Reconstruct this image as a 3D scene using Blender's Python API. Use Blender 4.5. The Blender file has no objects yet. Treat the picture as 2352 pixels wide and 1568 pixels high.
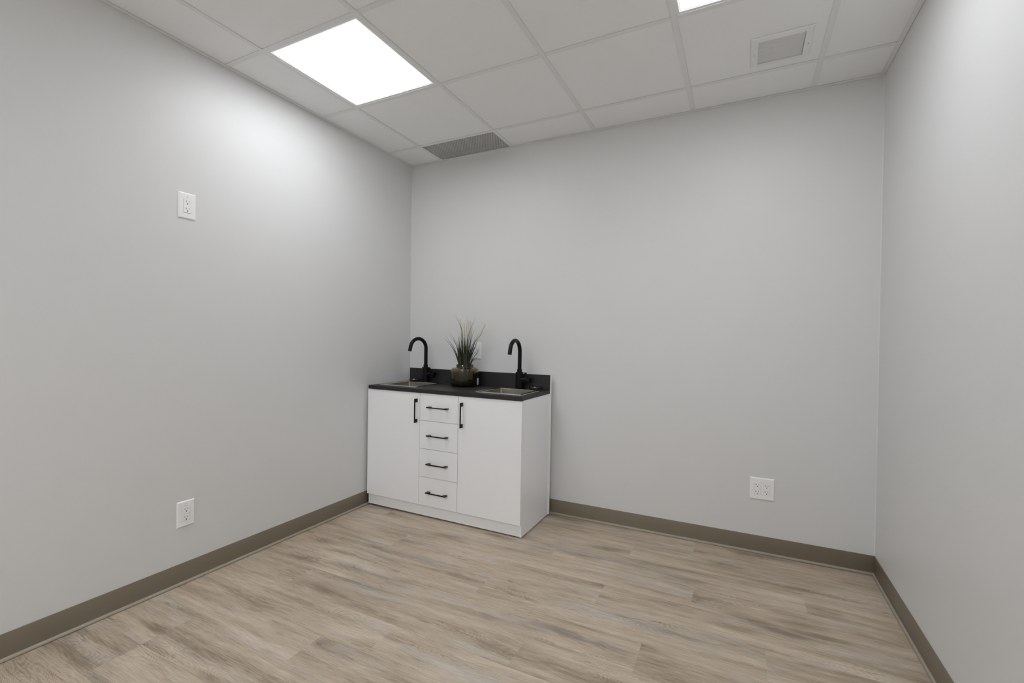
import bpy, bmesh, math, random
from mathutils import Matrix, Vector
C = bpy.context.scene.collection
SC = bpy.context.scene
PI = math.pi

# ------------------------------------------------------------------ camera, light, exposure
W, H, DEPTH = 3.0501, 2.5901, 5.1          # room width, ceiling height, room depth
EMIT = 4.6                                # radiance of the ceiling panels
FILL_GAIN = 2.3                                 # extra strength of the fill lights added behind the camera
cam_d = bpy.data.cameras.new('camera'); cam = bpy.data.objects.new('camera', cam_d); C.objects.link(cam)
cam_d.sensor_fit = 'HORIZONTAL'; cam_d.sensor_width = 36.0; cam_d.lens = 1056.056 / 2352 * 36
cam_d.shift_x = -2.57 / 2352; cam_d.shift_y = 6.32 / 2352
cam_d.clip_start = 0.02; cam_d.clip_end = 50
r_ = Vector((0.8957376, 0.4443989, 0.0127939)); u_ = Vector((-0.0160266, 0.0035181, 0.9998654)); f_ = Vector((-0.4442941, 0.8958221, -0.0102735))
m = Matrix.Identity(4)
for i in range(3):
    m[i][0], m[i][1], m[i][2] = r_[i], u_[i], -f_[i]
m[0][3], m[1][3], m[2][3] = 2.408568, -2.97788, 1.203974
cam.matrix_world = m
SC.camera = cam
world = bpy.data.worlds.new('world'); SC.world = world; world.use_nodes = True
world.node_tree.nodes['Background'].inputs[0].default_value = (0.8, 0.82, 0.85, 1)
world.node_tree.nodes['Background'].inputs[1].default_value = 0.0
SC.view_settings.view_transform = 'Standard'; SC.view_settings.look = 'None'
SC.view_settings.gamma = 1; SC.view_settings.use_curve_mapping = False
SC.view_settings.exposure = 1.06
SC.cycles.max_bounces = 12; SC.cycles.diffuse_bounces = 8; SC.cycles.transmission_bounces = 12

# ------------------------------------------------------------------ helpers
def mesh_obj(name, bm, mat, parent=None, smooth=False, mats=None):
    bmesh.ops.recalc_face_normals(bm, faces=bm.faces)
    me = bpy.data.meshes.new(name); bm.to_mesh(me); bm.free()
    for mm in (mats or [mat]): me.materials.append(mm)
    if smooth:
        me.polygons.foreach_set('use_smooth', [True] * len(me.polygons))
    o = bpy.data.objects.new(name, me); C.objects.link(o)
    if parent: o.parent = parent
    return o
def autosmooth(o, ang=35):
    me = o.data; me.polygons.foreach_set('use_smooth', [True] * len(me.polygons))
    bm = bmesh.new(); bm.from_mesh(me)
    for e in bm.edges:
        e.smooth = len(e.link_faces) == 2 and e.calc_face_angle(0) < math.radians(ang)
    bm.to_mesh(me); bm.free(); return o
def tag(o, label, cat, group=None):
    o['label'] = label; o['category'] = cat
    if group: o['group'] = group
    return o
def thing(name, label, cat, mat=None, group=None):
    o = bpy.data.objects.new(name, None); C.objects.link(o); o.empty_display_size = 0.05
    if mat is not None: o.matrix_world = mat
    return tag(o, label, cat, group)
def struct(name, bm, mat, **k):
    o = mesh_obj(name, bm, mat, **k); o['kind'] = 'structure'; return o
def box(bm, x0, x1, y0, y1, z0, z1, bev=0.0, mi=0):
    r = bmesh.ops.create_cube(bm, size=1.0); vs = r['verts']
    for v in vs:
        v.co = Vector((x0 + (v.co.x + .5) * (x1 - x0), y0 + (v.co.y + .5) * (y1 - y0), z0 + (v.co.z + .5) * (z1 - z0)))
    fs = {f for v in vs for f in v.link_faces}
    for f in fs: f.material_index = mi
    if bev:
        es = list({e for v in vs for e in v.link_edges})
        bmesh.ops.bevel(bm, geom=es, offset=bev, segments=2, affect='EDGES', profile=0.5)
    return bm
def slab(xs, ys, z0, z1, keep):
    """closed slab on a cut grid, leaving out the cells for which keep is false"""
    bm = bmesh.new(); nx, ny = len(xs) - 1, len(ys) - 1; V = {}
    def v(i, j, k):
        if (i, j, k) not in V: V[(i, j, k)] = bm.verts.new((xs[i], ys[j], (z0, z1)[k]))
        return V[(i, j, k)]
    K = lambda i, j: 0 <= i < nx and 0 <= j < ny and keep(i, j)
    for i in range(nx):
        for j in range(ny):
            if not K(i, j): continue
            bm.faces.new((v(i, j, 0), v(i, j + 1, 0), v(i + 1, j + 1, 0), v(i + 1, j, 0)))
            bm.faces.new((v(i, j, 1), v(i + 1, j, 1), v(i + 1, j + 1, 1), v(i, j + 1, 1)))
            if not K(i - 1, j): bm.faces.new((v(i, j, 0), v(i, j, 1), v(i, j + 1, 1), v(i, j + 1, 0)))
            if not K(i + 1, j): bm.faces.new((v(i + 1, j, 0), v(i + 1, j + 1, 0), v(i + 1, j + 1, 1), v(i + 1, j, 1)))
            if not K(i, j - 1): bm.faces.new((v(i, j, 0), v(i + 1, j, 0), v(i + 1, j, 1), v(i, j, 1)))
            if not K(i, j + 1): bm.faces.new((v(i, j + 1, 0), v(i, j + 1, 1), v(i + 1, j + 1, 1), v(i + 1, j + 1, 0)))
    return bm
def cyl(bm, c, r, z0, z1, n=32, axis='Z', r2=None, bev=0.0):
    r2 = r if r2 is None else r2
    rings = []
    prof = [(r - bev, z0), (r, z0 + bev), (r2, z1 - bev), (r2 - bev, z1)] if bev else [(r, z0), (r2, z1)]
    for rr, z in prof:
        ring = []
        for k in range(n):
            a = 2 * PI * k / n; x, y = rr * math.cos(a), rr * math.sin(a)
            p = {'Z': (c[0] + x, c[1] + y, c[2] + z), 'X': (c[0] + z, c[1] + x, c[2] + y), 'Y': (c[0] + x, c[1] + z, c[2] + y)}[axis]
            ring.append(bm.verts.new(p))
        rings.append(ring)
    for a, b in zip(rings, rings[1:]):
        for k in range(n): bm.faces.new((a[k], a[(k + 1) % n], b[(k + 1) % n], b[k]))
    bm.faces.new(rings[0]); bm.faces.new(rings[-1][::-1])
    return bm
def lathe(bm, prof, n=64, c=(0, 0, 0), close=False):
    rings = []
    for r, z in prof:
        if r < 1e-6: rings.append([bm.verts.new((c[0], c[1], c[2] + z))])
        else: rings.append([bm.verts.new((c[0] + r * math.cos(2 * PI * k / n), c[1] + r * math.sin(2 * PI * k / n), c[2] + z)) for k in range(n)])
    prs = list(zip(rings, rings[1:])) + ([(rings[-1], rings[0])] if close else [])
    for a, b in prs:
        for k in range(n):
            k2 = (k + 1) % n
            if len(a) == 1 and len(b) == 1: continue
            if len(a) == 1: bm.faces.new((a[0], b[k2], b[k]))
            elif len(b) == 1: bm.faces.new((a[k], a[k2], b[0]))
            else: bm.faces.new((a[k], a[k2], b[k2], b[k]))
    return bm
def tube(bm, pts, rad, n=20, cap=True):
    pts = [Vector(p) for p in pts]; rings = []; ref = None
    for i, p in enumerate(pts):
        t = (pts[min(i + 1, len(pts) - 1)] - pts[max(i - 1, 0)]).normalized()
        if ref is None: ref = t.orthogonal().normalized()
        ref = (ref - t * ref.dot(t)).normalized(); b = t.cross(ref)
        r = rad[i] if isinstance(rad, (list, tuple)) else rad
        rings.append([bm.verts.new(p + r * (math.cos(2 * PI * k / n) * ref + math.sin(2 * PI * k / n) * b)) for k in range(n)])
    for a, b in zip(rings, rings[1:]):
        for k in range(n): bm.faces.new((a[k], a[(k + 1) % n], b[(k + 1) % n], b[k]))
    if cap: bm.faces.new(rings[0]); bm.faces.new(rings[-1][::-1])
    return bm
def loft(bm, loops, cap0=True, cap1=True, close=True):
    vs = [[bm.verts.new(p) for p in l] for l in loops]; n = len(vs[0])
    for a, b in zip(vs, vs[1:]):
        for k in range(n if close else n - 1): bm.faces.new((a[k], a[(k + 1) % n], b[(k + 1) % n], b[k]))
    if cap0: bm.faces.new(vs[0])
    if cap1: bm.faces.new(vs[-1][::-1])
    return bm
def rrect(x0, x1, y0, y1, z, r, n=6):
    out = []
    for cx, cy, a0 in ((x1 - r, y1 - r, 0), (x0 + r, y1 - r, 90), (x0 + r, y0 + r, 180), (x1 - r, y0 + r, 270)):
        for k in range(n + 1):
            a = math.radians(a0 + 90 * k / n); out.append((cx + r * math.cos(a), cy + r * math.sin(a), z))
    return out
def copy_tree(o, parent=None, first=True):
    c = o.copy(); C.objects.link(c)
    if not first: c.parent = parent
    for ch in [x for x in bpy.data.objects if x.parent == o]: copy_tree(ch, c, False)
    return c

# ------------------------------------------------------------------ materials
def mat(name, col, rough=0.5, metal=0.0, spec=0.5, bump=0.0, bscale=200, vary=0.0, vscale=3.0, coat=0.0, **k):
    m = bpy.data.materials.new(name); m.use_nodes = True; nt = m.node_tree; N = nt.nodes; Lk = nt.links
    b = N['Principled BSDF']; b.inputs['Base Color'].default_value = (*col, 1)
    b.inputs['Roughness'].default_value = rough; b.inputs['Metallic'].default_value = metal
    b.inputs['Specular IOR Level'].default_value = spec; b.inputs['Coat Weight'].default_value = coat
    tc = N.new('ShaderNodeTexCoord')
    nz = N.new('ShaderNodeTexNoise'); nz.inputs['Scale'].default_value = vscale; nz.inputs['Detail'].default_value = 4
    Lk.new(tc.outputs['Object'], nz.inputs['Vector'])
    mr = N.new('ShaderNodeMapRange'); mr.inputs['To Min'].default_value = 1 - vary; mr.inputs['To Max'].default_value = 1 + vary
    Lk.new(nz.outputs['Fac'], mr.inputs['Value'])
    mx = N.new('ShaderNodeMix'); mx.data_type = 'RGBA'; mx.blend_type = 'MULTIPLY'; mx.inputs['Factor'].default_value = 1
    mx.inputs[6].default_value = (*col, 1); Lk.new(mr.outputs[0], mx.inputs[7]); Lk.new(mx.outputs[2], b.inputs['Base Color'])
    if bump:
        n2 = N.new('ShaderNodeTexNoise'); n2.inputs['Scale'].default_value = bscale; n2.inputs['Detail'].default_value = 3
        Lk.new(tc.outputs['Object'], n2.inputs['Vector'])
        bp = N.new('ShaderNodeBump'); bp.inputs['Strength'].default_value = bump; bp.inputs['Distance'].default_value = 0.001
        Lk.new(n2.outputs['Fac'], bp.inputs['Height']); Lk.new(bp.outputs[0], b.inputs['Normal'])
    return m
M_wall = mat('wall_paint', (0.70, 0.703, 0.70), 0.42, spec=0.35, bump=0.25, bscale=160, vary=0.012, vscale=1.5)
M_tile = mat('mineral_ceiling_tile', (0.89, 0.90, 0.91), 0.95, spec=0.1, bump=0.6, bscale=420, vary=0.03, vscale=140)
M_grid = mat('painted_ceiling_grid', (0.80, 0.81, 0.815), 0.45, spec=0.4, vary=0.01)
M_base = mat('taupe_vinyl_base', (0.205, 0.172, 0.128), 0.36, spec=0.5, bump=0.05, bscale=60, vary=0.04, vscale=4)
M_toe = mat('lit_vinyl_toe', (0.37, 0.325, 0.26), 0.45, spec=0.4, vary=0.10, vscale=30)  # light falling on the toe from above, painted in as a paler taupe
M_white = mat('white_melamine', (0.91, 0.92, 0.94), 0.22, spec=0.5, vary=0.005)
M_counter = mat('black_laminate', (0.0135, 0.0135, 0.014), 0.5, spec=0.5, bump=0.3, bscale=500, vary=0.25, vscale=60)
M_black = mat('matt_black_metal', (0.0045, 0.004, 0.004), 0.32, metal=0.0, spec=0.22)
M_steel = mat('brushed_stainless', (0.42, 0.385, 0.34), 0.27, metal=1.0, vary=0.05, vscale=200)
M_polish = mat('polished_stainless', (0.68, 0.65, 0.60), 0.12, metal=1.0, vary=0.05, vscale=200)
M_rubber = mat('black_rubber', (0.01, 0.01, 0.01), 0.6)
M_plast = mat('white_plastic', (0.9, 0.9, 0.905), 0.28, spec=0.5, vary=0.004)
M_seam = mat('shadow_grey_plastic', (0.55, 0.55, 0.55), 0.5)
M_dark = mat('dark_void', (0.01, 0.01, 0.01), 0.9, spec=0.1)
M_grey = mat('grey_print', (0.30, 0.30, 0.30), 0.6)
M_register = mat('white_painted_metal', (0.84, 0.85, 0.855), 0.4)
M_perf = mat('grey_perforated_metal', (0.50, 0.50, 0.50), 0.5)
M_leaf = mat('dark_green_blade', (0.030, 0.036, 0.018), 0.5, vary=0.5, vscale=30)
M_dry = mat('khaki_blade', (0.20, 0.17, 0.06), 0.55, vary=0.3, vscale=30)
M_plume = mat('cream_plume', (0.72, 0.69, 0.60), 0.9, bump=1.0, bscale=300, vary=0.15, vscale=120)
M_paper = mat('white_paper', (0.75, 0.75, 0.74), 0.6)
def glass_mat():
    m = bpy.data.materials.new('olive_glass'); m.use_nodes = True; nt = m.node_tree; N = nt.nodes
    b = N['Principled BSDF']; b.inputs['Base Color'].default_value = (0.46, 0.40, 0.16, 1)
    b.inputs['Transmission Weight'].default_value = 1.0; b.inputs['Roughness'].default_value = 0.02; b.inputs['IOR'].default_value = 1.48
    return m
M_glass = glass_mat()
def emit_mat(name='lit_diffuser', EMIT=EMIT):
    m = bpy.data.materials.new(name); m.use_nodes = True; N = m.node_tree.nodes
    b = N['Principled BSDF']; b.inputs['Base Color'].default_value = (0.9, 0.9, 0.9, 1)
    b.inputs['Emission Color'].default_value = (0.958, 0.985, 1.026, 1); b.inputs['Emission Strength'].default_value = EMIT
    return m
M_emit = emit_mat(); M_emit_fill = emit_mat('lit_diffuser_fill', EMIT * FILL_GAIN); M_edge = emit_mat('diffuser_edge', 0.22)  # the brighter diffuser serves only the added fill panels
def floor_mat():
    m = bpy.data.materials.new('oak_vinyl_plank'); m.use_nodes = True; nt = m.node_tree; N = nt.nodes; Lk = nt.links
    b = N['Principled BSDF']; b.inputs['Roughness'].default_value = 0.42; b.inputs['Specular IOR Level'].default_value = 0.35
    geo = N.new('ShaderNodeTexCoord'); at = N.new('ShaderNodeAttribute'); at.attribute_name = 'plank'
    def math_(op, a, b_=None, c_=None):
        n = N.new('ShaderNodeMath'); n.operation = op
        for i, x in enumerate((a, b_, c_)):
            if x is None: continue
            if isinstance(x, (int, float)): n.inputs[i].default_value = x
            else: Lk.new(x, n.inputs[i])
        return n.outputs[0]
    def vm(op, a, b_):
        n = N.new('ShaderNodeVectorMath'); n.operation = op
        for i, x in enumerate((a, b_)):
            if isinstance(x, tuple): n.inputs[i].default_value = x
            else: Lk.new(x, n.inputs[i])
        return n.outputs[0]
    def noise(vec, scale, detail=3, rough=0.5, dist=0.0):
        n = N.new('ShaderNodeTexNoise'); n.inputs['Scale'].default_value = scale; n.inputs['Detail'].default_value = detail
        n.inputs['Roughness'].default_value = rough; n.inputs['Distortion'].default_value = dist; Lk.new(vec, n.inputs['Vector']); return n.outputs['Fac']
    off = vm('MULTIPLY', at.outputs['Vector'], (37.0, 53.0, 0.0))
    p0 = vm('ADD', geo.outputs['Object'], off)
    # slow waviness of the grain
    wv = noise(vm('MULTIPLY', p0, (1.6, 3.0, 1)), 1.0, 2)
    wy = math_('MULTIPLY', math_('SUBTRACT', wv, 0.5), 0.07)
    cb = N.new('ShaderNodeCombineXYZ'); Lk.new(wy, cb.inputs['Y'])
    p = vm('ADD', p0, cb.outputs[0])
    broad = noise(vm('MULTIPLY', p, (1.5, 15.0, 1)), 1.0, 3, 0.55)
    mid = noise(vm('MULTIPLY', p, (2.4, 48.0, 1)), 1.0, 5, 0.65, 0.3)
    fine = noise(vm('MULTIPLY', p, (14.0, 330.0, 1)), 1.0, 2, 0.6)
    # cathedral rings follow the level lines of a slow field
    fld = noise(vm('MULTIPLY', p, (2.2, 9.0, 1)), 1.0, 1, 0.4)
    ring = math_('SINE', math_('MULTIPLY', fld, 300.0))
    mask = N.new('ShaderNodeMapRange'); mask.interpolation_type = 'SMOOTHSTEP'; mask.inputs['From Min'].default_value = 0.52; mask.inputs['From Max'].default_value = 0.66
    Lk.new(noise(vm('MULTIPLY', p, (1.7, 5.5, 3)), 1.0, 1), mask.inputs['Value'])
    ringc = math_('MULTIPLY', math_('MULTIPLY', ring, mask.outputs[0]), 0.035)
    # knots
    vo = N.new('ShaderNodeTexVoronoi'); vo.inputs['Scale'].default_value = 1.0; vo.inputs['Randomness'].default_value = 1.0
    Lk.new(vm('MULTIPLY', p, (3.0, 9.0, 1)), vo.inputs['Vector'])
    kn = N.new('ShaderNodeMapRange'); kn.interpolation_type = 'SMOOTHSTEP'; kn.inputs['From Min'].default_value = 0.015; kn.inputs['From Max'].default_value = 0.075
    kn.inputs['To Min'].default_value = 1.0; kn.inputs['To Max'].default_value = 0.0; Lk.new(vo.outputs['Distance'], kn.inputs['Value'])
    knh = N.new('ShaderNodeMapRange'); knh.interpolation_type = 'SMOOTHSTEP'; knh.inputs['From Min'].default_value = 0.05; knh.inputs['From Max'].default_value = 0.5
    knh.inputs['To Min'].default_value = 1.0; knh.inputs['To Max'].default_value = 0.0; Lk.new(vo.outputs['Distance'], knh.inputs['Value'])
    # thin dark cracks
    ck = noise(vm('MULTIPLY', p, (1.1, 22.0, 1)), 1.0, 2, 0.5, 0.8)
    ckd = math_('ABSOLUTE', math_('SUBTRACT', ck, 0.5))
    ckm = N.new('ShaderNodeMapRange'); ckm.inputs['From Min'].default_value = 0.0; ckm.inputs['From Max'].default_value = 0.012
    ckm.inputs['To Min'].default_value = 1.0; ckm.inputs['To Max'].default_value = 0.0; Lk.new(ckd, ckm.inputs['Value'])
    ckg = math_('MULTIPLY', ckm.outputs[0], mask.outputs[0])
    # tone
    t = math_('MULTIPLY', math_('SUBTRACT', broad, 0.5), 1.5)
    t = math_('ADD', t, math_('MULTIPLY', math_('SUBTRACT', mid, 0.5), 0.75))
    t = math_('ADD', t, math_('MULTIPLY', math_('SUBTRACT', fine, 0.5), 1.25))
    t = math_('ADD', t, math_('MULTIPLY', ringc, 3.0))
    sx = N.new('ShaderNodeSeparateXYZ'); Lk.new(at.outputs['Vector'], sx.inputs[0])
    t = math_('ADD', t, math_('MULTIPLY', math_('SUBTRACT', sx.outputs['Z'], 0.5), 0.13))
    t = math_('SUBTRACT', t, math_('MULTIPLY', knh.outputs[0], 0.28))
    t = math_('SUBTRACT', t, math_('MULTIPLY', kn.outputs[0], 0.6))
    t = math_('SUBTRACT', t, math_('MULTIPLY', ckg, 0.35))
    t = math_('ADD', t, 0.52)
    cr = N.new('ShaderNodeValToRGB'); Lk.new(t, cr.inputs['Fac'])
    e = cr.color_ramp.elements
    e[0].position = 0.0; e[0].color = FLOOR_COLS[0]; e[1].position = 1.0; e[1].color = FLOOR_COLS[3]
    n1 = e.new(0.33); n1.color = FLOOR_COLS[1]; n2 = e.new(0.66); n2.color = FLOOR_COLS[2]
    # grey streaks
    gs = noise(vm('MULTIPLY', vm('ADD', p, (5.0, 9.0, 0.0)), (1.3, 11.0, 1)), 1.0, 3)
    gm = N.new('ShaderNodeMapRange'); gm.inputs['From Min'].default_value = 0.5; gm.inputs['From Max'].default_value = 0.72; gm.inputs['To Max'].default_value = 0.6
    Lk.new(gs, gm.inputs['Value'])
    hs = N.new('ShaderNodeHueSaturation'); hs.inputs['Saturation'].default_value = 0.35; hs.inputs['Value'].default_value = 0.95; Lk.new(cr.outputs[0], hs.inputs['Color'])
    mx = N.new('ShaderNodeMix'); mx.data_type = 'RGBA'; Lk.new(gm.outputs[0], mx.inputs['Factor']); Lk.new(cr.outputs[0], mx.inputs[6]); Lk.new(hs.outputs[0], mx.inputs[7])
    col = mx.outputs[2]
    # plaster dust left by the builders: beside the left base, by the cabinet and in the right corner
    sp = noise(vm('MULTIPLY', geo.outputs['Object'], (220, 220, 1)), 1.0, 2, 0.7)
    for (cx, cy, rx, ry, am) in ((0.045, -1.36, 0.035, 0.13, 0.6), (0.036, -0.50, 0.025, 0.05, 0.8), (2.93, -0.18, 0.13, 0.06, 0.25), (2.84, -0.030, 0.18, 0.02, 0.55), (3.02, -0.12, 0.016, 0.09, 0.5), (0.42, -0.94, 0.03, 0.035, 0.35)):
        d = vm('MULTIPLY', vm('SUBTRACT', geo.outputs['Object'], (cx, cy, 0)), (1 / rx, 1 / ry, 0))
        ln = N.new('ShaderNodeVectorMath'); ln.operation = 'LENGTH'; Lk.new(d, ln.inputs[0])
        fo = N.new('ShaderNodeMapRange'); fo.interpolation_type = 'SMOOTHSTEP'; fo.inputs['From Min'].default_value = 1.0; fo.inputs['From Max'].default_value = 0.0; Lk.new(ln.outputs['Value'], fo.inputs['Value'])
        tm = N.new('ShaderNodeMapRange'); tm.inputs['From Min'].default_value = 0.52; tm.inputs['From Max'].default_value = 0.68; Lk.new(sp, tm.inputs['Value'])
        a = math_('MULTIPLY', math_('MULTIPLY', fo.outputs[0], tm.outputs[0]), am)
        mm = N.new('ShaderNodeMix'); mm.data_type = 'RGBA'; Lk.new(a, mm.inputs['Factor']); Lk.new(col, mm.inputs[6]); mm.inputs[7].default_value = (0.62, 0.62, 0.60, 1); col = mm.outputs[2]
    Lk.new(col, b.inputs['Base Color'])
    bp = N.new('ShaderNodeBump'); bp.inputs['Strength'].default_value = 0.25; bp.inputs['Distance'].default_value = 0.0006
    Lk.new(math_('ADD', fine, mid), bp.inputs['Height']); Lk.new(bp.outputs[0], b.inputs['Normal'])
    return m
FLOOR_COLS = [(0.255, 0.200, 0.142, 1), (0.405, 0.325, 0.242, 1), (0.535, 0.443, 0.340, 1), (0.64, 0.55, 0.44, 1)]
M_floor = floor_mat()

# ------------------------------------------------------------------ room shell
T = 0.12
def plain(name, x0, x1, y0, y1, z0, z1, mt):
    bm = bmesh.new(); box(bm, x0, x1, y0, y1, z0, z1); return struct(name, bm, mt)
plain('wall_left', -T, 0, -DEPTH - T, T, 0, H + 0.2, M_wall)
plain('wall_right', W, W + T, -DEPTH - T, T, 0, H + 0.2, M_wall)
plain('wall_back', 0, W, 0, T, 0, H + 0.2, M_wall)
plain('wall_front', 0, W, -DEPTH - T, -DEPTH, 0, H + 0.2, M_wall)
# floor: every plank a face with its own grain
random.seed(11)
bm = bmesh.new(); pw, pl = 0.182, 1.2195
pl_layer = bm.faces.layers.float_vector.new('plank')
joint = {1: 2.18, 2: 1.863, 3: 1.473, 4: 1.002, 5: 0.605, 6: 1.293, 7: 0.853, 8: 0.434, 9: 1.1405, 10: 0.913, 11: 0.335}
row = 0; y1 = 0.0
while y1 > -DEPTH:
    y0 = max(-0.02 - pw * row, -DEPTH); js = joint.get(row, random.random() * pl) % pl
    xs = [0.0] + [x for x in (js + pl * k for k in range(4)) if 0.01 < x < W - 0.01] + [W]
    for a, b in zip(xs, xs[1:]):
        f = bm.faces.new([bm.verts.new(c) for c in ((a, y0, 0), (b, y0, 0), (b, y1, 0), (a, y1, 0))])
        f[pl_layer] = (random.random(), random.random(), random.random())
    y1 = y0; row += 1
box(bm, -T, W + T, -DEPTH - T, T, -0.1, -0.002)
fl = struct('floor', bm, M_floor)

# ------------------------------------------------------------------ baseboards (vinyl cove)
BH = 0.101
prof = [(0.0, 0.0), (0.0118, 0.0), (0.0120, 0.0014), (0.0139, 0.0019), (0.0142, 0.0045), (0.0130, 0.0082), (0.0098, 0.0112), (0.0062, 0.0128), (0.0040, 0.0136), (0.0034, 0.0180), (0.0030, 0.035), (0.0030, BH - 0.002), (0.0018, BH), (0.0, BH)]
def cove(name, a, b, nrm, m0, m1):
    """extruded profile from a to b; nrm points into the room; m0/m1: mitre at the ends"""
    bm = bmesh.new(); a, b, nrm = Vector(a), Vector(b), Vector(nrm); d = (b - a).normalized(); g = 0.0004
    loops = [[p + d * (s * (o + g)) + nrm * (o + g) + Vector((0, 0, z + g)) for o, z in prof] for p, s in ((a, m0), (b, -m1))]
    loft(bm, loops)
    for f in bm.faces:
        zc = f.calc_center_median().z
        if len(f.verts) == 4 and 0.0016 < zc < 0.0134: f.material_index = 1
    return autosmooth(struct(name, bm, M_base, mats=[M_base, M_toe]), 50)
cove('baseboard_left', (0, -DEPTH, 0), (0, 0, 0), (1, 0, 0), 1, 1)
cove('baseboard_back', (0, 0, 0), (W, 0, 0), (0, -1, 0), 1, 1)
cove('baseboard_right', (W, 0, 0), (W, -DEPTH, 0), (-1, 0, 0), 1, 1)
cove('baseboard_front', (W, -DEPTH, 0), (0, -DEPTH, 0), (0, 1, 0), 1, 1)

# painted caulk beads in the two back corners
M_caulk = mat('painted_caulk', (0.74, 0.742, 0.74), 0.4)
for n, (cx, sx) in enumerate(((0, 1), (W, -1))):
    bm = bmesh.new(); rb = 0.0030; P = [(cx, 0.0)] + [(cx + sx * rb * (1 - math.sin(a)), -rb * (1 - math.cos(a))) for a in [k * PI / 12 for k in range(7)]]
    loft(bm, [[(x, y, z) for x, y in P] for z in (BH + 0.001, H + 0.02)]); struct('trim_%d' % (5 + n), bm, M_caulk)

# ------------------------------------------------------------------ suspended ceiling
MOD, Y1, A0, BW, WA = 0.6096, 0.2987, -0.2899, 0.0246, 0.0215
xl = [Y1 + MOD * k for k in range(5)]                      # bars running away from the camera
yl = [A0 - MOD * k for k in range(8)]                    # bars across the room
xe = [0.002] + xl + [W - 0.002]; ye = [-0.002] + yl + [-DEPTH + 0.002]
ye_s = sorted(ye)
light_cells = [(1, 2), (4, 2), (1, 7), (3, 7)]  # last two are unseen fill panels, added to even out the light
# cell (i, j): between xe[i]..xe[i+1] and ye[j]..ye[j+1]
perf_cell = (1, 0); reg_cell = (4, 1)
TZ = H + 0.0030
def cell(i, j): return xe[i], xe[i + 1], ye[j + 1], ye[j]
R0 = (2.459, 2.649, -0.563, -0.377)      # register duct opening
bm = bmesh.new(); g = 0.004
for i in range(len(xe) - 1):
    for j in range(len(ye) - 1):
        x0, x1, y0, y1 = cell(i, j)
        if (i, j) in light_cells or (i, j) == perf_cell: continue
        if (i, j) == reg_cell:
            t = slab([x0 + g, R0[0], R0[1], x1 - g], [y0 + g, R0[2], R0[3], y1 - g], TZ, TZ + 0.016, lambda a, b: not (a == 1 and b == 1))
            me = bpy.data.meshes.new('t'); t.to_mesh(me); t.free(); bm.from_mesh(me); bpy.data.meshes.remove(me)
        else: box(bm, x0 + g, x1 - g, y0 + g, y1 - g, TZ, TZ + 0.016)
ceil = struct('ceiling', bm, M_tile)
bm = bmesh.new()
for x in xl:
    box(bm, x - BW / 2, x + BW / 2, -DEPTH + 0.003, -0.003, H, H + 0.0016)
    box(bm, x - 0.001, x + 0.001, -DEPTH + 0.003, -0.003, H + 0.0016, H + 0.04)
for y in yl:
    for a, b in zip(xe, xe[1:]):
        x0 = a + (BW / 2 if a in xl else 0.001); x1 = b - (BW / 2 if b in xl else 0.001)
        box(bm, x0 + 0.0002, x1 - 0.0002, y - BW / 2, y + BW / 2, H + 0.0002, H + 0.0018)
        box(bm, x0 + 0.01, x1 - 0.01, y - 0.001, y + 0.001, H + 0.0018, H + 0.04)
mesh_obj('ceiling_grid', bm, M_grid, ceil)
bm = bmesh.new(); box(bm, -T, W + T, -DEPTH - T, T, H + 0.2, H + 0.25)
mesh_obj('plenum_deck', bm, M_dark, ceil)
for n, (x0, x1, y0, y1) in enumerate([(0.0012, WA, -DEPTH, -0.0), (W - WA, W - 0.0012, -DEPTH, -0.0), (WA, W - WA, -WA, -0.0012), (WA, W - WA, -DEPTH + 0.0012, -DEPTH + WA)]):
    bm = bmesh.new(); box(bm, x0, x1, y0 + 0.0005, y1 - 0.0005 if n < 2 else y1, H - 0.0006, H + 0.0008)
    struct('trim_%d' % (n + 1), bm, M_grid)

# ------------------------------------------------------------------ ceiling lights
def make_light(i, j, label):
    x0, x1, y0, y1 = cell(i, j); cx, cy = (x0 + x1) / 2, (y0 + y1) / 2
    t = thing('ceiling_light', label, 'ceiling light', Matrix.Translation((cx, cy, H)), 'recessed ceiling lights')
    o, e = 0.302, 0.2715
    bm = bmesh.new()
    L = lambda h, z: [(-h, -h, z), (h, -h, z), (h, h, z), (-h, h, z)]
    loft(bm, [L(o, 0.012), L(o, 0.0022), L(0.2800, 0.0022), L(0.2798, 0.0060)], cap0=False, cap1=False)
    bm2 = bm
    mesh_obj('light_frame', bm2, M_register, t)
    bm = bmesh.new(); box(bm, -e - 0.002, e + 0.002, -e - 0.002, e + 0.002, 0.0095, 0.0125); mesh_obj('diffuser', bm, M_emit if j < 3 else M_emit_fill, t)
    bm = slab([-0.2798, -e - 0.0005, e + 0.0005, 0.2798], [-0.2798, -e - 0.0005, e + 0.0005, 0.2798], 0.0050, 0.0092, lambda a, b: not (a == 1 and b == 1))
    mesh_obj('diffuser_edge', bm, M_edge, t)
    bm = bmesh.new(); box(bm, -o, o, -o, o, 0.013, 0.05); mesh_obj('housing', bm, M_register, t)
    return t
LL = ['square lit ceiling light panel near the left wall, fully in view', 'square lit ceiling light panel cut off by the top edge, near the air vent', 'added fill light panel in the ceiling behind the camera, left one', 'added fill light panel in the ceiling behind the camera, right one']
LLX = ['square lit ceiling light panel near the left wall, fully in view', 'square lit ceiling light panel cut off by the top edge, near the air vent']
for (i, j), lab in zip(light_cells, LL): make_light(i, j, lab)
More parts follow.
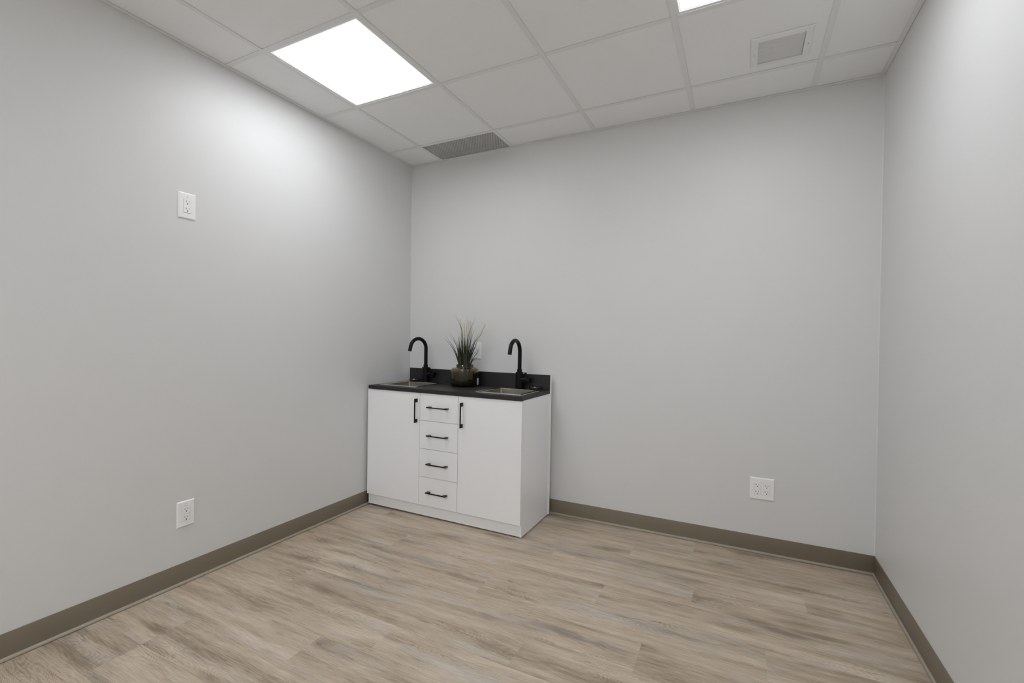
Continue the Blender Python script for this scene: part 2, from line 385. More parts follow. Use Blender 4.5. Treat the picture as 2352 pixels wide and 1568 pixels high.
# grass blades and plumes, as polylines in cabinet coordinates
LEAVES=[[[[0.5544, 0.3055, 1.0135], [0.5084, 0.2925, 1.123], [0.4469, 0.256, 1.2053]], 0], [[[0.5488, 0.3202, 1.0095], [0.4959, 0.3283, 1.1223], [0.4112, 0.34, 1.2125]], 0], [[[0.5678, 0.2965, 1.0113], [0.5316, 0.3081, 1.1393], [0.4538, 0.28, 1.252]], 0], [[[0.5658, 0.3054, 1.0109], [0.5114, 0.3503, 1.1481], [0.4072, 0.376, 1.2506]], 0], [[[0.5764, 0.3295, 1.0134], [0.579, 0.3096, 1.2316], [0.5499, 0.3037, 1.3163], [0.517, 0.292, 1.3853]], 1], [[[0.5852, 0.3214, 1.0141], [0.5619, 0.3344, 1.2192], [0.5319, 0.3376, 1.3081], [0.4737, 0.352, 1.3667]], 0], [[[0.5991, 0.3229, 1.0146], [0.6216, 0.2878, 1.1882], [0.6437, 0.268, 1.3518]], 1], [[[0.6049, 0.3196, 1.015], [0.6369, 0.2974, 1.2196], [0.7063, 0.28, 1.3506]], 1], [[[0.6017, 0.3306, 1.0144], [0.6246, 0.3349, 1.2263], [0.6543, 0.364, 1.344]], 0], [[[0.6088, 0.3312, 1.0146], [0.6488, 0.3203, 1.1951], [0.6896, 0.316, 1.2888]], 0], [[[0.6245, 0.3118, 1.0161], [0.6713, 0.3025, 1.1581], [0.7542, 0.268, 1.251]], 0], [[[0.6184, 0.3334, 1.0149], [0.6939, 0.2943, 1.174], [0.8131, 0.244, 1.257]], 0], [[[0.6419, 0.3014, 1.0172], [0.6722, 0.325, 1.158], [0.6951, 0.352, 1.2054]], 0], [[[0.6382, 0.3134, 1.0134], [0.6802, 0.338, 1.0892], [0.7034, 0.364, 1.1617]], 0], [[[0.6437, 0.3163, 1.0135], [0.7162, 0.2893, 1.0976], [0.7653, 0.256, 1.1299]], 0], [[[0.6455, 0.3194, 1.0135], [0.675, 0.3177, 1.049], [0.7045, 0.316, 1.0687]], 0], [[[0.5654, 0.3233, 1.0132], [0.5544, 0.3246, 1.1555], [0.5161, 0.316, 1.2883]], 0], [[[0.5613, 0.3356, 1.0094], [0.5677, 0.3048, 1.1244], [0.5618, 0.28, 1.209]], 0], [[[0.5609, 0.3304, 1.0096], [0.541, 0.335, 1.1074], [0.5122, 0.34, 1.161]], 0], [[[0.5646, 0.3188, 1.0102], [0.5681, 0.3057, 1.0771], [0.5765, 0.28, 1.1155]], 0], [[[0.6099, 0.3293, 1.0148], [0.6344, 0.3321, 1.1886], [0.637, 0.352, 1.2835]], 0], [[[0.6401, 0.2985, 1.0141], [0.6846, 0.2938, 1.112], [0.7384, 0.244, 1.1657]], 0], [[[0.6431, 0.2995, 1.0142], [0.6834, 0.3074, 1.1273], [0.7202, 0.28, 1.1806]], 0], [[[0.5902, 0.302, 1.012], [0.5638, 0.3216, 1.1557], [0.5353, 0.34, 1.2413]], 0], [[[0.5755, 0.3309, 1.0102], [0.5894, 0.2874, 1.1564], [0.589, 0.268, 1.2559]], 0], [[[0.6039, 0.2978, 1.0127], [0.5764, 0.3204, 1.1244], [0.5734, 0.316, 1.2317]], 0], [[[0.5902, 0.3312, 1.0107], [0.5781, 0.3402, 1.156], [0.5653, 0.352, 1.2386]], 0], [[[0.591, 0.3359, 1.0106], [0.6191, 0.2878, 1.1259], [0.6409, 0.256, 1.2252]], 0], [[[0.6047, 0.32, 1.0118], [0.618, 0.3066, 1.1413], [0.6175, 0.316, 1.251]], 1], [[[0.6169, 0.3123, 1.0126], [0.6101, 0.3426, 1.1566], [0.5989, 0.376, 1.2458]], 0], [[[0.6297, 0.2977, 1.0137], [0.639, 0.3087, 1.1261], [0.6694, 0.28, 1.2198]], 0], [[[0.5659, 0.3343, 1.0096], [0.5748, 0.2996, 1.1246], [0.594, 0.256, 1.203]], 0], [[[0.5971, 0.3144, 1.0117], [0.5746, 0.3408, 1.1241], [0.5432, 0.376, 1.2034]], 0], [[[0.6196, 0.3198, 1.0124], [0.6351, 0.3269, 1.1258], [0.6407, 0.34, 1.1825]], 0], [[[0.5999, 0.3336, 1.011], [0.6261, 0.3064, 1.1102], [0.6406, 0.292, 1.204]], 0], [[[0.6201, 0.3248, 1.0122], [0.6418, 0.3351, 1.0882], [0.638, 0.376, 1.1412]], 0], [[[0.5766, 0.3351, 1.01], [0.5758, 0.3164, 1.0929], [0.5634, 0.316, 1.1716]], 0]]
PLUMES=[[[0.5557, 0.346, 1.1555], [0.5465, 0.346, 1.2447], [0.5334, 0.346, 1.3372]], [[0.565, 0.356, 1.1237], [0.5633, 0.356, 1.2131], [0.5596, 0.356, 1.3089]], [[0.5812, 0.366, 1.124], [0.5905, 0.366, 1.2263], [0.5924, 0.366, 1.322]], [[0.6234, 0.346, 1.1253], [0.6179, 0.346, 1.22], [0.6234, 0.346, 1.318]], [[0.607, 0.376, 1.0127], [0.6737, 0.376, 1.2053], [0.7264, 0.376, 1.3003]]]
# ------------------------------------------------------------------ ceiling fittings
# air register with louvres
RX, RY = 2.5525, -0.4785
t = thing('air_vent', 'square white louvred air vent on the ceiling tile near the right wall', 'vent', Matrix.Translation((RX, RY, TZ - 0.0008)))
bm = bmesh.new(); L = lambda hx, hy, z: [(-hx, -hy, z), (hx, -hy, z), (hx, hy, z), (-hx, hy, z)]
loft(bm, [L(0.125, 0.122, 0.0), L(0.1245, 0.1215, -0.003), L(0.119, 0.116, -0.0065), L(0.095, 0.093, -0.0075), L(0.0945, 0.0925, 0.004), L(0.0945, 0.0925, 0.03)], cap0=False, cap1=False)
mesh_obj('frame', bm, M_register, t)
bm = bmesh.new(); box(bm, -0.0945, 0.0945, -0.0925, 0.0925, 0.03, 0.04); mesh_obj('duct', bm, M_dark, t)
for k in range(11):
    y = -0.0925 + 0.0062 + k * 0.0168
    bm = bmesh.new()
    loft(bm, [[(x, y + a, z) for a, z in ((0.0036, -0.0040), (0.0046, -0.0036), (0.0010, 0.0035), (-0.0024, 0.0135), (-0.0034, 0.0135), (-0.0002, 0.0030))] for x in (-0.0943, 0.0925)])
    mesh_obj('louvre', bm, M_register, t)
for sx in (-1, 1):
    bm = bmesh.new(); cyl(bm, (sx * 0.1105, 0.005, 0), 0.0042, -0.0084, -0.0068, 20, bev=0.0005)
    s = mesh_obj('screw', bm, M_register, t)
    bm = bmesh.new(); box(bm, sx * 0.1105 - 0.003, sx * 0.1105 + 0.003, 0.0045, 0.0057, -0.0086, -0.0083); box(bm, sx * 0.1105 - 0.0006, sx * 0.1105 + 0.0006, 0.0021, 0.0081, -0.0086, -0.0083)
    mesh_obj('screw_slot', bm, M_dark, s)
# perforated return grille
x0, x1, y0, y1 = 0.3112, 0.8955, -0.2772, -0.0216
t = thing('perforated_ceiling_grille', 'grey perforated metal grille in the ceiling at the back left corner', 'grille', Matrix.Translation(((x0 + x1) / 2, (y0 + y1) / 2, H + 0.003)))
hx, hy = (x1 - x0) / 2 + 0.006, (y1 - y0) / 2 + 0.006
bm = bmesh.new(); PX = 0.0132; RYP = 0.01145; HR = 0.0037; nrow = int(2 * hy / RYP); yy = -hy
ys = [-hy + (2 * hy - nrow * RYP) / 2 + RYP * k for k in range(nrow + 1)]; ys[0] = -hy; ys[-1] = hy
NV = 8
for r in range(nrow):
    ya, yb = ys[r], ys[r + 1]; ncol = int(2 * hx / PX) - (r % 2); s0 = -ncol * PX / 2
    bounds = [s0 + PX * k for k in range(ncol + 1)]
    def q4(a, b): bm.faces.new([bm.verts.new(p) for p in ((a, ya, 0), (a, yb, 0), (b, yb, 0), (b, ya, 0))])
    q4(-hx, bounds[0]); q4(bounds[-1], hx)
    for a, b in zip(bounds, bounds[1:]):
        cx, cy = (a + b) / 2, (ya + yb) / 2
        out = []
        for k in range(NV):
            an = 2 * PI * (k + 0.5) / NV; c_, s_ = math.cos(an), math.sin(an)
            out.append((cx + HR * c_, cy + HR * s_))
        cor = [(b, yb), (a, yb), (a, ya), (b, ya)]
        V = [bm.verts.new((x, y, 0)) for x, y in out]; Cn = [bm.verts.new((x, y, 0)) for x, y in cor]
        V2 = [bm.verts.new((x, y, 0.0012)) for x, y in out]
        for qd in range(4):
            i0 = qd * 2; bm.faces.new((Cn[qd], V[i0 + 1], V[i0]))
            i2 = (i0 + 2) % NV
            bm.faces.new((Cn[qd], Cn[(qd + 1) % 4], V[i2], V[i0 + 1]))
        for k in range(NV): bm.faces.new((V[k], V[(k + 1) % NV], V2[(k + 1) % NV], V2[k]))
mesh_obj('perforated_panel', bm, M_perf, t)
bm = bmesh.new(); box(bm, -hx, hx, -hy, hy, 0.03, 0.034); mesh_obj('dark_backing', bm, M_dark, t)
# concealed sprinkler
t = thing('sprinkler_cover', 'round white sprinkler cover plate cut off by the top edge of the photo', 'sprinkler', Matrix.Translation((1.8231, -1.2043, TZ)))
bm = bmesh.new(); lathe(bm, [(0.0, -0.006), (0.036, -0.006), (0.0415, -0.005), (0.0425, -0.003), (0.0425, 0.0)], 48); mesh_obj('cover_plate', bm, M_register, t, smooth=False)
bm = bmesh.new(); lathe(bm, [(0.043, -0.0015), (0.0485, -0.001), (0.049, 0.0002)], 48); mesh_obj('ring', bm, M_register, t)

# ------------------------------------------------------------------ wall outlets
def ppoly(bm, pts, y0, y1):
    loft(bm, [[(x, y1, z) for x, z in pts], [(x, y0, z) for x, z in pts]])
def outlet(label, mtx, w=0.0795, gangs=(('plain', 0.0),), twenty=False):
    """cover plate in the xz plane, front towards -y"""
    t = thing('wall_outlet', label, 'outlet', mtx, 'white wall outlets')
    h = 0.1245; bm = bmesh.new()
    R = lambda hw, hh, y: [(-hw, y, -hh), (hw, y, -hh), (hw, y, hh), (-hw, y, hh)]
    loft(bm, [R(w / 2, h / 2, -0.0001), R(w / 2, h / 2, -0.0015), R(w / 2 - 0.0042, h / 2 - 0.0042, -0.0062), R(w / 2 - 0.006, h / 2 - 0.006, -0.0066)])
    mesh_obj('cover_plate', bm, M_plast, t)
    bm = bmesh.new()
    for dx, dz, ww in ((-0.0035, 0.0402, 0.0075), (-0.0010, 0.0388, 0.0055), (0.0055, 0.0398, 0.0016)):
        box(bm, dx - ww / 2, dx + ww / 2, -0.00668, -0.0064, dz - 0.00035, dz + 0.00035)
    mesh_obj('printed_mark', bm, M_grey, t)
    for kind, cx in gangs:
        bm = bmesh.new(); box(bm, cx - 0.0176, cx + 0.0176, -0.00664, -0.0060, -0.0345, 0.0345); mesh_obj('recess', bm, M_seam, t)
        bm = bmesh.new(); box(bm, cx - 0.0166, cx + 0.0166, -0.0084, -0.0058, -0.0334, 0.0334, 0.0008)
        rc = mesh_obj('receptacle', bm, M_plast, t)
        s = 0.0196 if kind == 'gfci' else 0.0170
        for cz in (s, -s):
            bm = bmesh.new(); y0, y1 = -0.0087, -0.0080
            ppoly(bm, [(cx - 0.0072, cz - 0.0005), (cx - 0.0056, cz - 0.0005), (cx - 0.0056, cz + 0.0080), (cx - 0.0072, cz + 0.0080)], y0, y1)
            if twenty: ppoly(bm, [(cx - 0.0108, cz + 0.0030), (cx - 0.0072, cz + 0.0030), (cx - 0.0072, cz + 0.0048), (cx - 0.0108, cz + 0.0048)], y0, y1)
            ppoly(bm, [(cx + 0.0056, cz + 0.0005), (cx + 0.0072, cz + 0.0005), (cx + 0.0072, cz + 0.0072), (cx + 0.0056, cz + 0.0072)], y0, y1)
            ppoly(bm, [(cx + 0.0026 * math.cos(a), cz - 0.0075 + 0.0024 * math.sin(a)) for a in [k * PI / 8 for k in range(16)]], y0, y1)
            mesh_obj('socket_slots', bm, M_dark, rc)
        if kind == 'gfci':
            for sx in (-1, 1):
                bm = bmesh.new(); c = cx - 0.0025 + sx * 0.0060
                box(bm, c - 0.0056, c + 0.0056, -0.0094, -0.0080, -0.0024, 0.0024, 0.0006); mesh_obj('test_button', bm, M_plast, rc)
            bm = bmesh.new(); box(bm, cx + 0.0125, cx + 0.0140, -0.0087, -0.0080, -0.0032, 0.0032); mesh_obj('indicator', bm, M_grey, rc)
            bm = bmesh.new(); box(bm, cx - 0.0160, cx + 0.0105, -0.00855, -0.0080, 0.0034, 0.0040); mesh_obj('seam', bm, M_grey, rc)
        for cz in (0.0475, -0.0475):
            bm = bmesh.new(); cyl(bm, (cx, 0, cz), 0.0030, -0.0071, -0.0064, 16, axis='Y'); sc = mesh_obj('screw', bm, M_plast, t)
            bm = bmesh.new(); box(bm, cx - 0.0004, cx + 0.0004, -0.00735, -0.0069, cz - 0.0027, cz + 0.0027); mesh_obj('screw_slot', bm, M_grey, sc)
    return t
LW = lambda y, z: Matrix.Translation((0, y, z)) @ Matrix.Rotation(PI / 2, 4, 'Z')
outlet('white wall outlet high on the left wall, the upper one', LW(-1.6875, 1.8275))
outlet('white safety outlet low on the left wall just above the baseboard', LW(-1.6855, 0.3395), gangs=(('gfci', 0.0),))
outlet('wide double white outlet low on the back wall, right of the cabinet', Matrix.Translation((2.528, 0, 0.371)), w=0.124, gangs=(('gfci', -0.0232), ('plain', 0.0232)), twenty=True)
outlet('white wall outlet behind the potted grass above the black countertop', Matrix.Translation((0.6285, 0, 1.1163)), gangs=(('gfci', 0.0),))

# ------------------------------------------------------------------ sink cabinet (levelled on feet, a hair out of true)
TH, PH = 0.0050134, 0.0019153
MC = Matrix.Translation((0.0190, -0.4740, 0.0130)) @ Matrix.Rotation(PH, 4, 'Z') @ Matrix.Rotation(TH, 4, 'Y')
on = lambda x, y, z: MC @ Matrix.Translation((x, y, z))
WC, ZT, TC = 1.2171, 0.8541, 0.0235; ZB = ZT - TC; G1, G2, HB, DT = 0.4597, 0.7647, 0.0768, 0.018
cab = thing('sink_cabinet', 'white floor cabinet with two doors and four drawers in the corner', 'cabinet', MC)
bm = bmesh.new(); e = 0.0003
box(bm, WC - 0.018, WC, 0, 0.4238, 0, ZB - e, 0.0006); box(bm, 0, 0.018, 0, 0.4238, 0, ZB - e, 0.0006)
for gx in (G1, G2): box(bm, gx - 0.009, gx + 0.009, 0.003, 0.4236, HB, ZB - e)
box(bm, 0.018 + e, WC - 0.018 - e, 0.003, 0.4236, HB - 0.001, HB + 0.017)
mesh_obj('body', bm, M_white, cab)
bm = bmesh.new(); box(bm, 0.018 + e, WC - 0.018 - e, 0.0025, 0.018, 0.001, HB - 0.0014, 0.0005); mesh_obj('plinth', bm, M_white, cab)
bm = bmesh.new(); box(bm, 0.0210, WC + 0.0075, 0.4245, 0.4400, 0.0, 0.9545, 0.0006); mesh_obj('back_panel', bm, M_white, cab)
def handle(parent, horizontal, a0, a1, c):
    """flat bar pull: a0..a1 along its length, c the cross position"""
    bm = bmesh.new(); yf = -DT - 0.031; yb = -DT - 0.0002; hw = 0.0034
    P = [(a0, yb), (a0, yf), (a1, yf), (a1, yb), (a1 - 0.023, yb), (a1 - 0.024, yf + 0.0085), (a1 - 0.0265, yf + 0.0062), (a0 + 0.0265, yf + 0.0062), (a0 + 0.024, yf + 0.0085), (a0 + 0.023, yb)]
    if horizontal: loft(bm, [[(a, y, c - hw) for a, y in P], [(a, y, c + hw) for a, y in P]])
    else: loft(bm, [[(c - hw, y, a) for a, y in P], [(c + hw, y, a) for a, y in P]])
    bmesh.ops.bevel(bm, geom=bm.edges[:], offset=0.0005, segments=1, affect='EDGES')
    o = mesh_obj('handle', bm, M_black, parent); o['label'] = 'matt black bar handle'; return o
ZD = ZB - 0.004
for (x0, x1, hxx) in ((0.0005, G1 - 0.0010, 0.4375), (G2 + 0.0018, WC - 0.0010, 0.7980)):
    bm = bmesh.new(); box(bm, x0, x1, -DT, -0.0008, HB, ZD, 0.0007); d = mesh_obj('door', bm, M_white, cab)
    handle(d, False, 0.628, 0.7885, hxx)
zs = [ZD, 0.6445, 0.4563, 0.2673, HB - 0.0012]
for k in range(4):
    bm = bmesh.new(); box(bm, G1 + 0.0012, G2 - 0.0012, -DT, -0.0008, zs[k + 1] + 0.0012, zs[k] - (0.0012 if k else 0), 0.0007); d = mesh_obj('drawer', bm, M_white, cab)
    handle(d, True, 0.533, 0.692, (0.7385, 0.5504, 0.3615, 0.1725)[k])
for fx, fy in ((0.05, 0.03), (WC - 0.05, 0.03), (0.05, 0.38), (WC - 0.05, 0.38)):
    bm = bmesh.new(); cyl(bm, (fx, fy, 0), 0.018, -(0.0130 - TH * fx) + 0.0004, 0.0005, 20); mesh_obj('foot', bm, M_rubber, cab)

# ------------------------------------------------------------------ countertop with splashback
ct = thing('countertop', 'black laminate countertop with two sink cut-outs on the white cabinet', 'countertop', on(0, 0, ZB))
SK = [(0.2130, 'left'), (1.0180, 'right')]; SY0, SY1, SHW = 0.0390, 0.3900, 0.1650
xs = [0.0100, SK[0][0] - SHW + 0.012, SK[0][0] + SHW - 0.012, SK[1][0] - SHW + 0.012, SK[1][0] + SHW - 0.012, 1.2198]
bm = slab(xs, [-0.0253, SY0 + 0.012, SY1 - 0.012, 0.4180], 0, TC, lambda i, j: not (j == 1 and i in (1, 3)))
mesh_obj('worktop', bm, M_counter, ct)
bm = bmesh.new(); box(bm, 0.0199, 1.2192, 0.4184, 0.4242, 0.0005, 0.9569 - ZB, 0.0004); sb = mesh_obj('splashback', bm, M_counter); sb.matrix_world = on(0, 0, ZB + 0.0)
tag(sb, 'low black laminate splashback standing behind the sinks and the glass vase', 'splashback')

# ------------------------------------------------------------------ sinks, taps, strainers
def sink(cx, label):
    s = thing('drop_in_sink', label, 'sink', on(cx, 0, ZT), 'square steel sinks')
    o0, o1 = SY0, SY1; b0, b1 = 0.0680, 0.3340; bw = 0.1340
    RR = lambda i, z, r: rrect(-SHW + i, SHW - i, o0 + i, o1 - i, z, r)
    BB = lambda i, z, r: rrect(-bw + i, bw - i, b0 + i, b1 - i, z, r)
    bm = bmesh.new()
    loft(bm, [RR(0, 0.0003, 0.010), RR(0.0004, 0.0028, 0.010), RR(0.0022, 0.0034, 0.009), RR(0.0040, 0.0026, 0.008), BB(-0.0045, 0.0024, 0.014), BB(-0.0035, 0.0030, 0.013), BB(-0.0012, 0.0028, 0.011), BB(0, 0.0015, 0.010)], cap0=False, cap1=False)
    autosmooth(mesh_obj('rim', bm, M_polish, s), 40)
    bm = bmesh.new()
    loft(bm, [BB(0, 0.0015, 0.010), BB(0.0005, -0.004, 0.010), BB(0.004, -0.135, 0.012), BB(0.010, -0.148, 0.020), BB(0.03, -0.152, 0.02)], cap0=False)
    autosmooth(mesh_obj('basin', bm, M_steel, s), 40)
    bm = bmesh.new(); lathe(bm, [(0.0, -0.1535), (0.02, -0.1535), (0.030, -0.1505), (0.042, -0.1500), (0.045, -0.1512)], 32, (0, 0.2, 0)); mesh_obj('drain', bm, M_steel, s)
    return s
sink(SK[0][0], 'left steel sink, set in the countertop next to the left wall')
sink(SK[1][0], 'right steel sink, set in the countertop right of the potted grass')
def faucet(x, y, swivel, label):
    f = thing('faucet', label, 'faucet', on(x, y, ZT + 0.0026), 'black gooseneck faucets')
    bm = bmesh.new(); cyl(bm, (0, 0, 0), 0.0290, 0.0, 0.0040, 48, bev=0.0008); cyl(bm, (0, 0, 0), 0.0272, 0.0040, 0.1150, 48, bev=0.0008); autosmooth(mesh_obj('body', bm, M_black, f), 40)
    bm = bmesh.new(); cyl(bm, (0, 0, 0), 0.0172, 0.1150, 0.1345, 36, bev=0.0008); autosmooth(mesh_obj('collar', bm, M_black, f), 40)
    R = 0.0755; zc = 1.1890 - R - ZT - 0.0026; pts = [(0, 0, 0.1340)]
    pts += [(0, 0, 0.1345 + (zc - 0.1345) * k / 6) for k in range(1, 6)]
    sw = math.radians(166)
    for k in range(33):
        a = sw * k / 32; pts.append((0, -R + R * math.cos(a), zc + R * math.sin(a)))
    ty, tz = -math.sin(sw), math.cos(sw); p = pts[-1]
    for k in range(1, 5): pts.append((0, p[1] + ty * 0.0092 * k, p[2] + tz * 0.0092 * k))
    pts = [Matrix.Rotation(swivel, 3, 'Z') @ Vector(q) for q in pts]
    bm = bmesh.new(); tube(bm, pts, 0.0137, 28); autosmooth(mesh_obj('spout', bm, M_black, f), 40)
    bm = bmesh.new(); cyl(bm, (0, 0, 0.061), 0.0205, 0.020, 0.056, 36, axis='X', bev=0.001); autosmooth(mesh_obj('valve', bm, M_black, f), 40)
    bm = bmesh.new(); cyl(bm, (0, 0, 0.061), 0.0208, 0.0568, 0.0830, 36, axis='X', bev=0.002)
    # lever leans up and forward from the valve cap
    d = Vector((-0.10, -0.62, 0.78)).normalized(); w_ = Vector((1, 0, 0)); n_ = d.cross(w_).normalized()
    o = Vector((0.0700, 0, 0.061)); rings = []
    for s_, hw, ht in ((0.010, 0.0065, 0.0050), (0.030, 0.0060, 0.0042), (0.066, 0.0075, 0.0032), (0.070, 0.0070, 0.0026)):
        rings.append([o + d * s_ + w_ * a * hw + n_ * b * ht for a, b in ((-1, -1), (1, -1), (1, 1), (-1, 1))])
    loft(bm, rings)
    autosmooth(mesh_obj('lever', bm, M_black, f), 40)
    return f
faucet(0.2090, 0.3720, -0.21, 'black gooseneck faucet on the left sink, spout turned to the left wall')
faucet(1.0105, 0.3720, 0.0, 'black gooseneck faucet on the right sink')
def strainer(x, y, label):
    s = thing('sink_strainer', label, 'strainer', on(x, y, ZT + 0.0028), 'loose sink strainers')
    bm = bmesh.new(); lathe(bm, [(0.0, 0.010), (0.012, 0.0095), (0.024, 0.0105), (0.032, 0.0150), (0.042, 0.0175), (0.0430, 0.0170), (0.0425, 0.0160), (0.033, 0.0135), (0.025, 0.0088), (0.0, 0.0080)], 48); autosmooth(mesh_obj('dish', bm, M_polish, s), 50)
    bm = bmesh.new(); lathe(bm, [(0.026, 0.0092), (0.038, 0.0145), (0.0415, 0.0155), (0.0410, 0.0125), (0.036, 0.0105), (0.026, 0.0065)], 48, close=True); o = mesh_obj('seal', bm, M_rubber, s); o['label'] = 'black rubber seal'
    bm = bmesh.new(); cyl(bm, (0, 0, 0), 0.011, 0.0, 0.0085, 24, r2=0.013); mesh_obj('stem', bm, M_steel, s)
    bm = bmesh.new(); cyl(bm, (0, 0, 0), 0.005, 0.0098, 0.0200, 20, bev=0.001); mesh_obj('knob', bm, M_polish, s)
    return s
strainer(0.1080, 0.3610, 'small round steel strainer lying behind the left sink basin')
strainer(1.1330, 0.3610, 'small round steel strainer lying behind the right sink basin')

# ------------------------------------------------------------------ glass vase and artificial grass
VX, VY = 0.600, 0.3145
vs = thing('glass_vase', 'wide olive glass jar vase standing between the two sinks', 'vase', on(VX, VY, ZT + 0.0006))
r = 0.1005
outer = [(0.0, 0.0), (r - 0.016, 0.0), (r - 0.006, 0.0028), (r - 0.0012, 0.010), (r, 0.018), (r, 0.108), (r - 0.002, 0.119), (r - 0.008, 0.1265), (r - 0.017, 0.1305), (r - 0.031, 0.1325), (0.0632, 0.1345), (0.0612, 0.138), (0.0612, 0.1530), (0.0605, 0.1545)]
th = 0.0035
inner = [(0.0585, 0.1545), (0.0578, 0.1530), (0.0578, 0.1360), (0.0600, 0.1312), (r - 0.031, 0.1290), (r - 0.018, 0.1268), (r - 0.0105, 0.1230), (r - 0.0058, 0.116), (r - th, 0.107), (r - th, 0.020), (r - 0.006, 0.013), (r - 0.014, 0.009), (0.0, 0.008)]
bm = bmesh.new(); lathe(bm, outer + inner, 96); o = mesh_obj('jar', bm, M_glass, vs, smooth=False); autosmooth(o, 50)
bm = bmesh.new(); a0, a1 = math.radians(2), math.radians(29); rs = r + 0.0004
pa = [[(rr * math.cos(a0 + (a1 - a0) * k / 10), rr * math.sin(a0 + (a1 - a0) * k / 10), z) for rr, z in ((rs, 0.013), (rs, 0.060), (rs + 0.0003, 0.060), (rs + 0.0003, 0.013))] for k in range(11)]
loft(bm, pa); st = mesh_obj('price_sticker', bm, M_paper, vs); st['label'] = 'white barcode sticker'
bm = bmesh.new(); random.seed(5); z = 0.018
while z < 0.056:
    hgt = random.choice((0.0008, 0.0014, 0.0022)); aa, ab = a0 + 0.06, a1 - 0.06
    if z > 0.048: aa, ab = a0 + 0.20, a1 - 0.09
    loft(bm, [[(rr * math.cos(aa + (ab - aa) * k / 8), rr * math.sin(aa + (ab - aa) * k / 8), zz) for rr, zz in ((rs + 0.0002, z), (rs + 0.0002, z + hgt), (rs + 0.0005, z + hgt), (rs + 0.0005, z))] for k in range(9)])
    z += hgt + random.choice((0.0012, 0.0018, 0.003))
mesh_obj('barcode', bm, M_grey, st)

plant = thing('ornamental_plant', 'tuft of dark green artificial grass with cream plumes in the olive vase', 'plant', on(VX, VY, ZT + 0.0085))
base = Vector((VX, VY, ZT + 0.0085))
def curve_pts(P, n=14):
    P = [Vector(p) for p in P]; Q = [P[0] * 2 - P[1]] + P + [P[-1] * 2 - P[-2]]; out = []
    for i in range(1, len(Q) - 2):
        for k in range(n):
            t_ = k / n; a, b_, c, d = Q[i - 1], Q[i], Q[i + 1], Q[i + 2]
            out.append(0.5 * ((2 * b_) + (c - a) * t_ + (2 * a - 5 * b_ + 4 * c - d) * t_ ** 2 + (3 * b_ - a - 3 * c + d) * t_ ** 3))
    out.append(P[-1]); return out
def blade(bm, pts, w):
    """grass blade: V-folded strip with thickness, tapering to its tip"""
    n = len(pts); loops = []; side = None; ang = random.uniform(0, PI)
    for i, p in enumerate(pts):
        t_ = (pts[min(i + 1, n - 1)] - pts[max(i - 1, 0)]).normalized()
        if side is None: side = (Vector((math.cos(ang), math.sin(ang), 0)) - t_ * t_.dot(Vector((math.cos(ang), math.sin(ang), 0)))).normalized()
        side = (side - t_ * side.dot(t_)).normalized(); nn = t_.cross(side); s = i / (n - 1)
        ww = w * (0.75 + 0.45 * math.sin(PI * min(1, s * 1.25))) * (1 - s ** 2.2) + 0.0003
        loops.append([p - side * ww / 2 + nn * ww * 0.15, p - nn * ww * 0.12, p + side * ww / 2 + nn * ww * 0.15, p + nn * ww * 0.06])
    loft(bm, loops)
random.seed(21)
bms = [bmesh.new(), bmesh.new()]
for P, kind in LEAVES:
    P = [Vector(p) - base for p in P]
    foot = Vector((P[0].x * 0.55 + random.uniform(-.01, .01), P[0].y * 0.5 + random.uniform(-.01, .01), random.uniform(0.003, 0.03)))
    # keep the neck passage inside the jar's neck
    nk = P[0].copy(); rr = math.hypot(nk.x, nk.y)
    if rr > 0.050: nk.x *= 0.050 / rr; nk.y *= 0.050 / rr
    nk.z = 0.1465; P[0] = nk
    blade(bms[kind], curve_pts([foot] + P), random.uniform(0.0055, 0.0078))
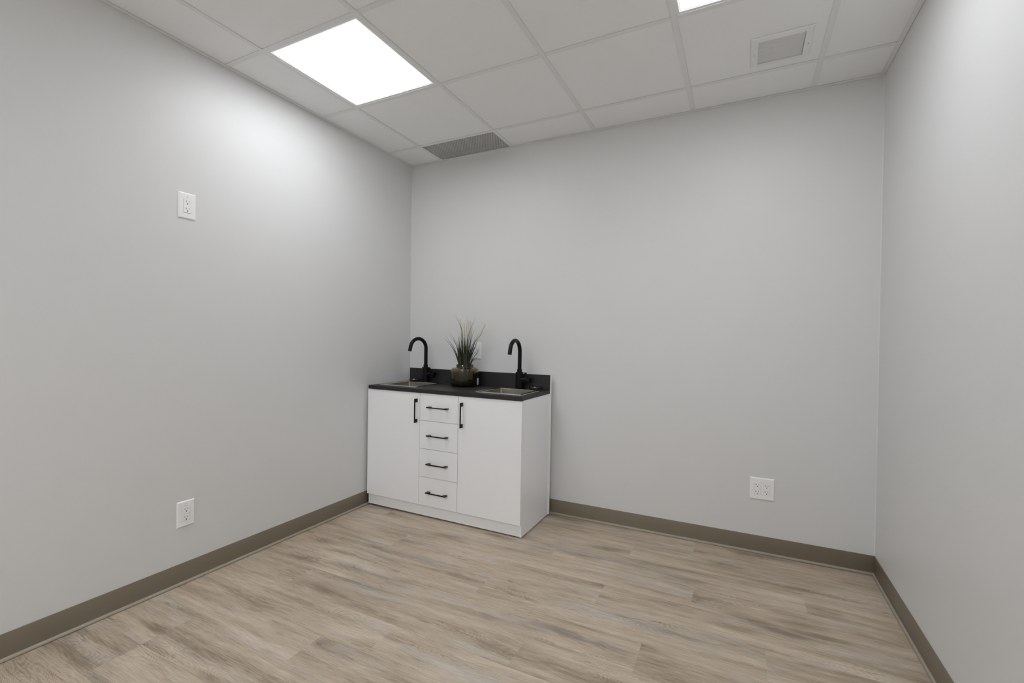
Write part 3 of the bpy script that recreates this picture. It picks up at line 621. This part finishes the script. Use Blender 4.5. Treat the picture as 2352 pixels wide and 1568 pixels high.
for k in range(84):            # the dense middle of the tuft
    a = random.uniform(0, 2 * PI); r0 = random.uniform(0.002, 0.044); lean = random.uniform(0.0, 0.07); hh = random.uniform(0.22, 0.37)
    foot = Vector((r0 * .6 * math.cos(a), r0 * .6 * math.sin(a), random.uniform(0.003, 0.03)))
    nk = Vector((r0 * math.cos(a), r0 * math.sin(a), 0.1465)); b2 = a + random.uniform(-0.6, 0.6)
    tip = Vector((nk.x + lean * math.cos(b2), nk.y * .6 + 0.7 * lean * math.sin(b2), hh * (1 - lean)))
    mid = (nk + tip) / 2 + Vector((-0.012 * lean / 0.07 * math.cos(b2), -0.012 * lean / 0.07 * math.sin(b2), 0.01))
    blade(bms[1 if random.random() < 0.08 else 0], curve_pts([foot, nk, mid, tip]), random.uniform(0.0048, 0.0075))
mesh_obj('foliage', bms[0], M_leaf, plant)
o = mesh_obj('dry_blades', bms[1], M_dry, plant); o['label'] = 'khaki grass blades'
for i, P in enumerate(PLUMES):
    P = [Vector(p) - base for p in P]
    low = P[0]; nk = Vector((max(-.04, min(.04, low.x * .6)), max(-.04, min(.04, low.y)), 0.1465))
    foot = Vector((nk.x * .5, nk.y * .5, 0.01))
    stem = curve_pts([foot, nk, P[0], P[1]] if P[0].z > 0.2 else [foot, nk, P[1]])
    bm = bmesh.new(); tube(bm, stem, 0.0011, 6)
    pl_o = mesh_obj('stalk', bm, M_leaf, plant)
    q = curve_pts([P[1] + (P[1] - P[2]) * 0.12, P[1] * .5 + P[2] * .5, P[2]], 16); n = len(q); bm = bmesh.new()
    rad = [0.0003 + 0.0075 * (math.sin(PI * (k / (n - 1)) ** 0.62)) ** 0.8 * (1 - 0.35 * k / (n - 1)) for k in range(n)]
    tube(bm, q, rad, 14)
    random.seed(60 + i)
    for k in range(2, n - 1):   # fine bristles along the spike
        for _ in range(9):
            an = random.uniform(0, 2 * PI); t_ = (q[k] - q[k - 1]).normalized(); s1 = t_.orthogonal().normalized(); s2 = t_.cross(s1)
            dr = math.cos(an) * s1 + math.sin(an) * s2; p0 = q[k] + dr * rad[k] * .8; p1 = p0 + dr * 0.0028 + t_ * 0.010
            tube(bm, [p0, p1], [0.0005, 0.0001], 3)
    o = mesh_obj('plume', bm, M_plume, plant); o['label'] = 'cream plume'
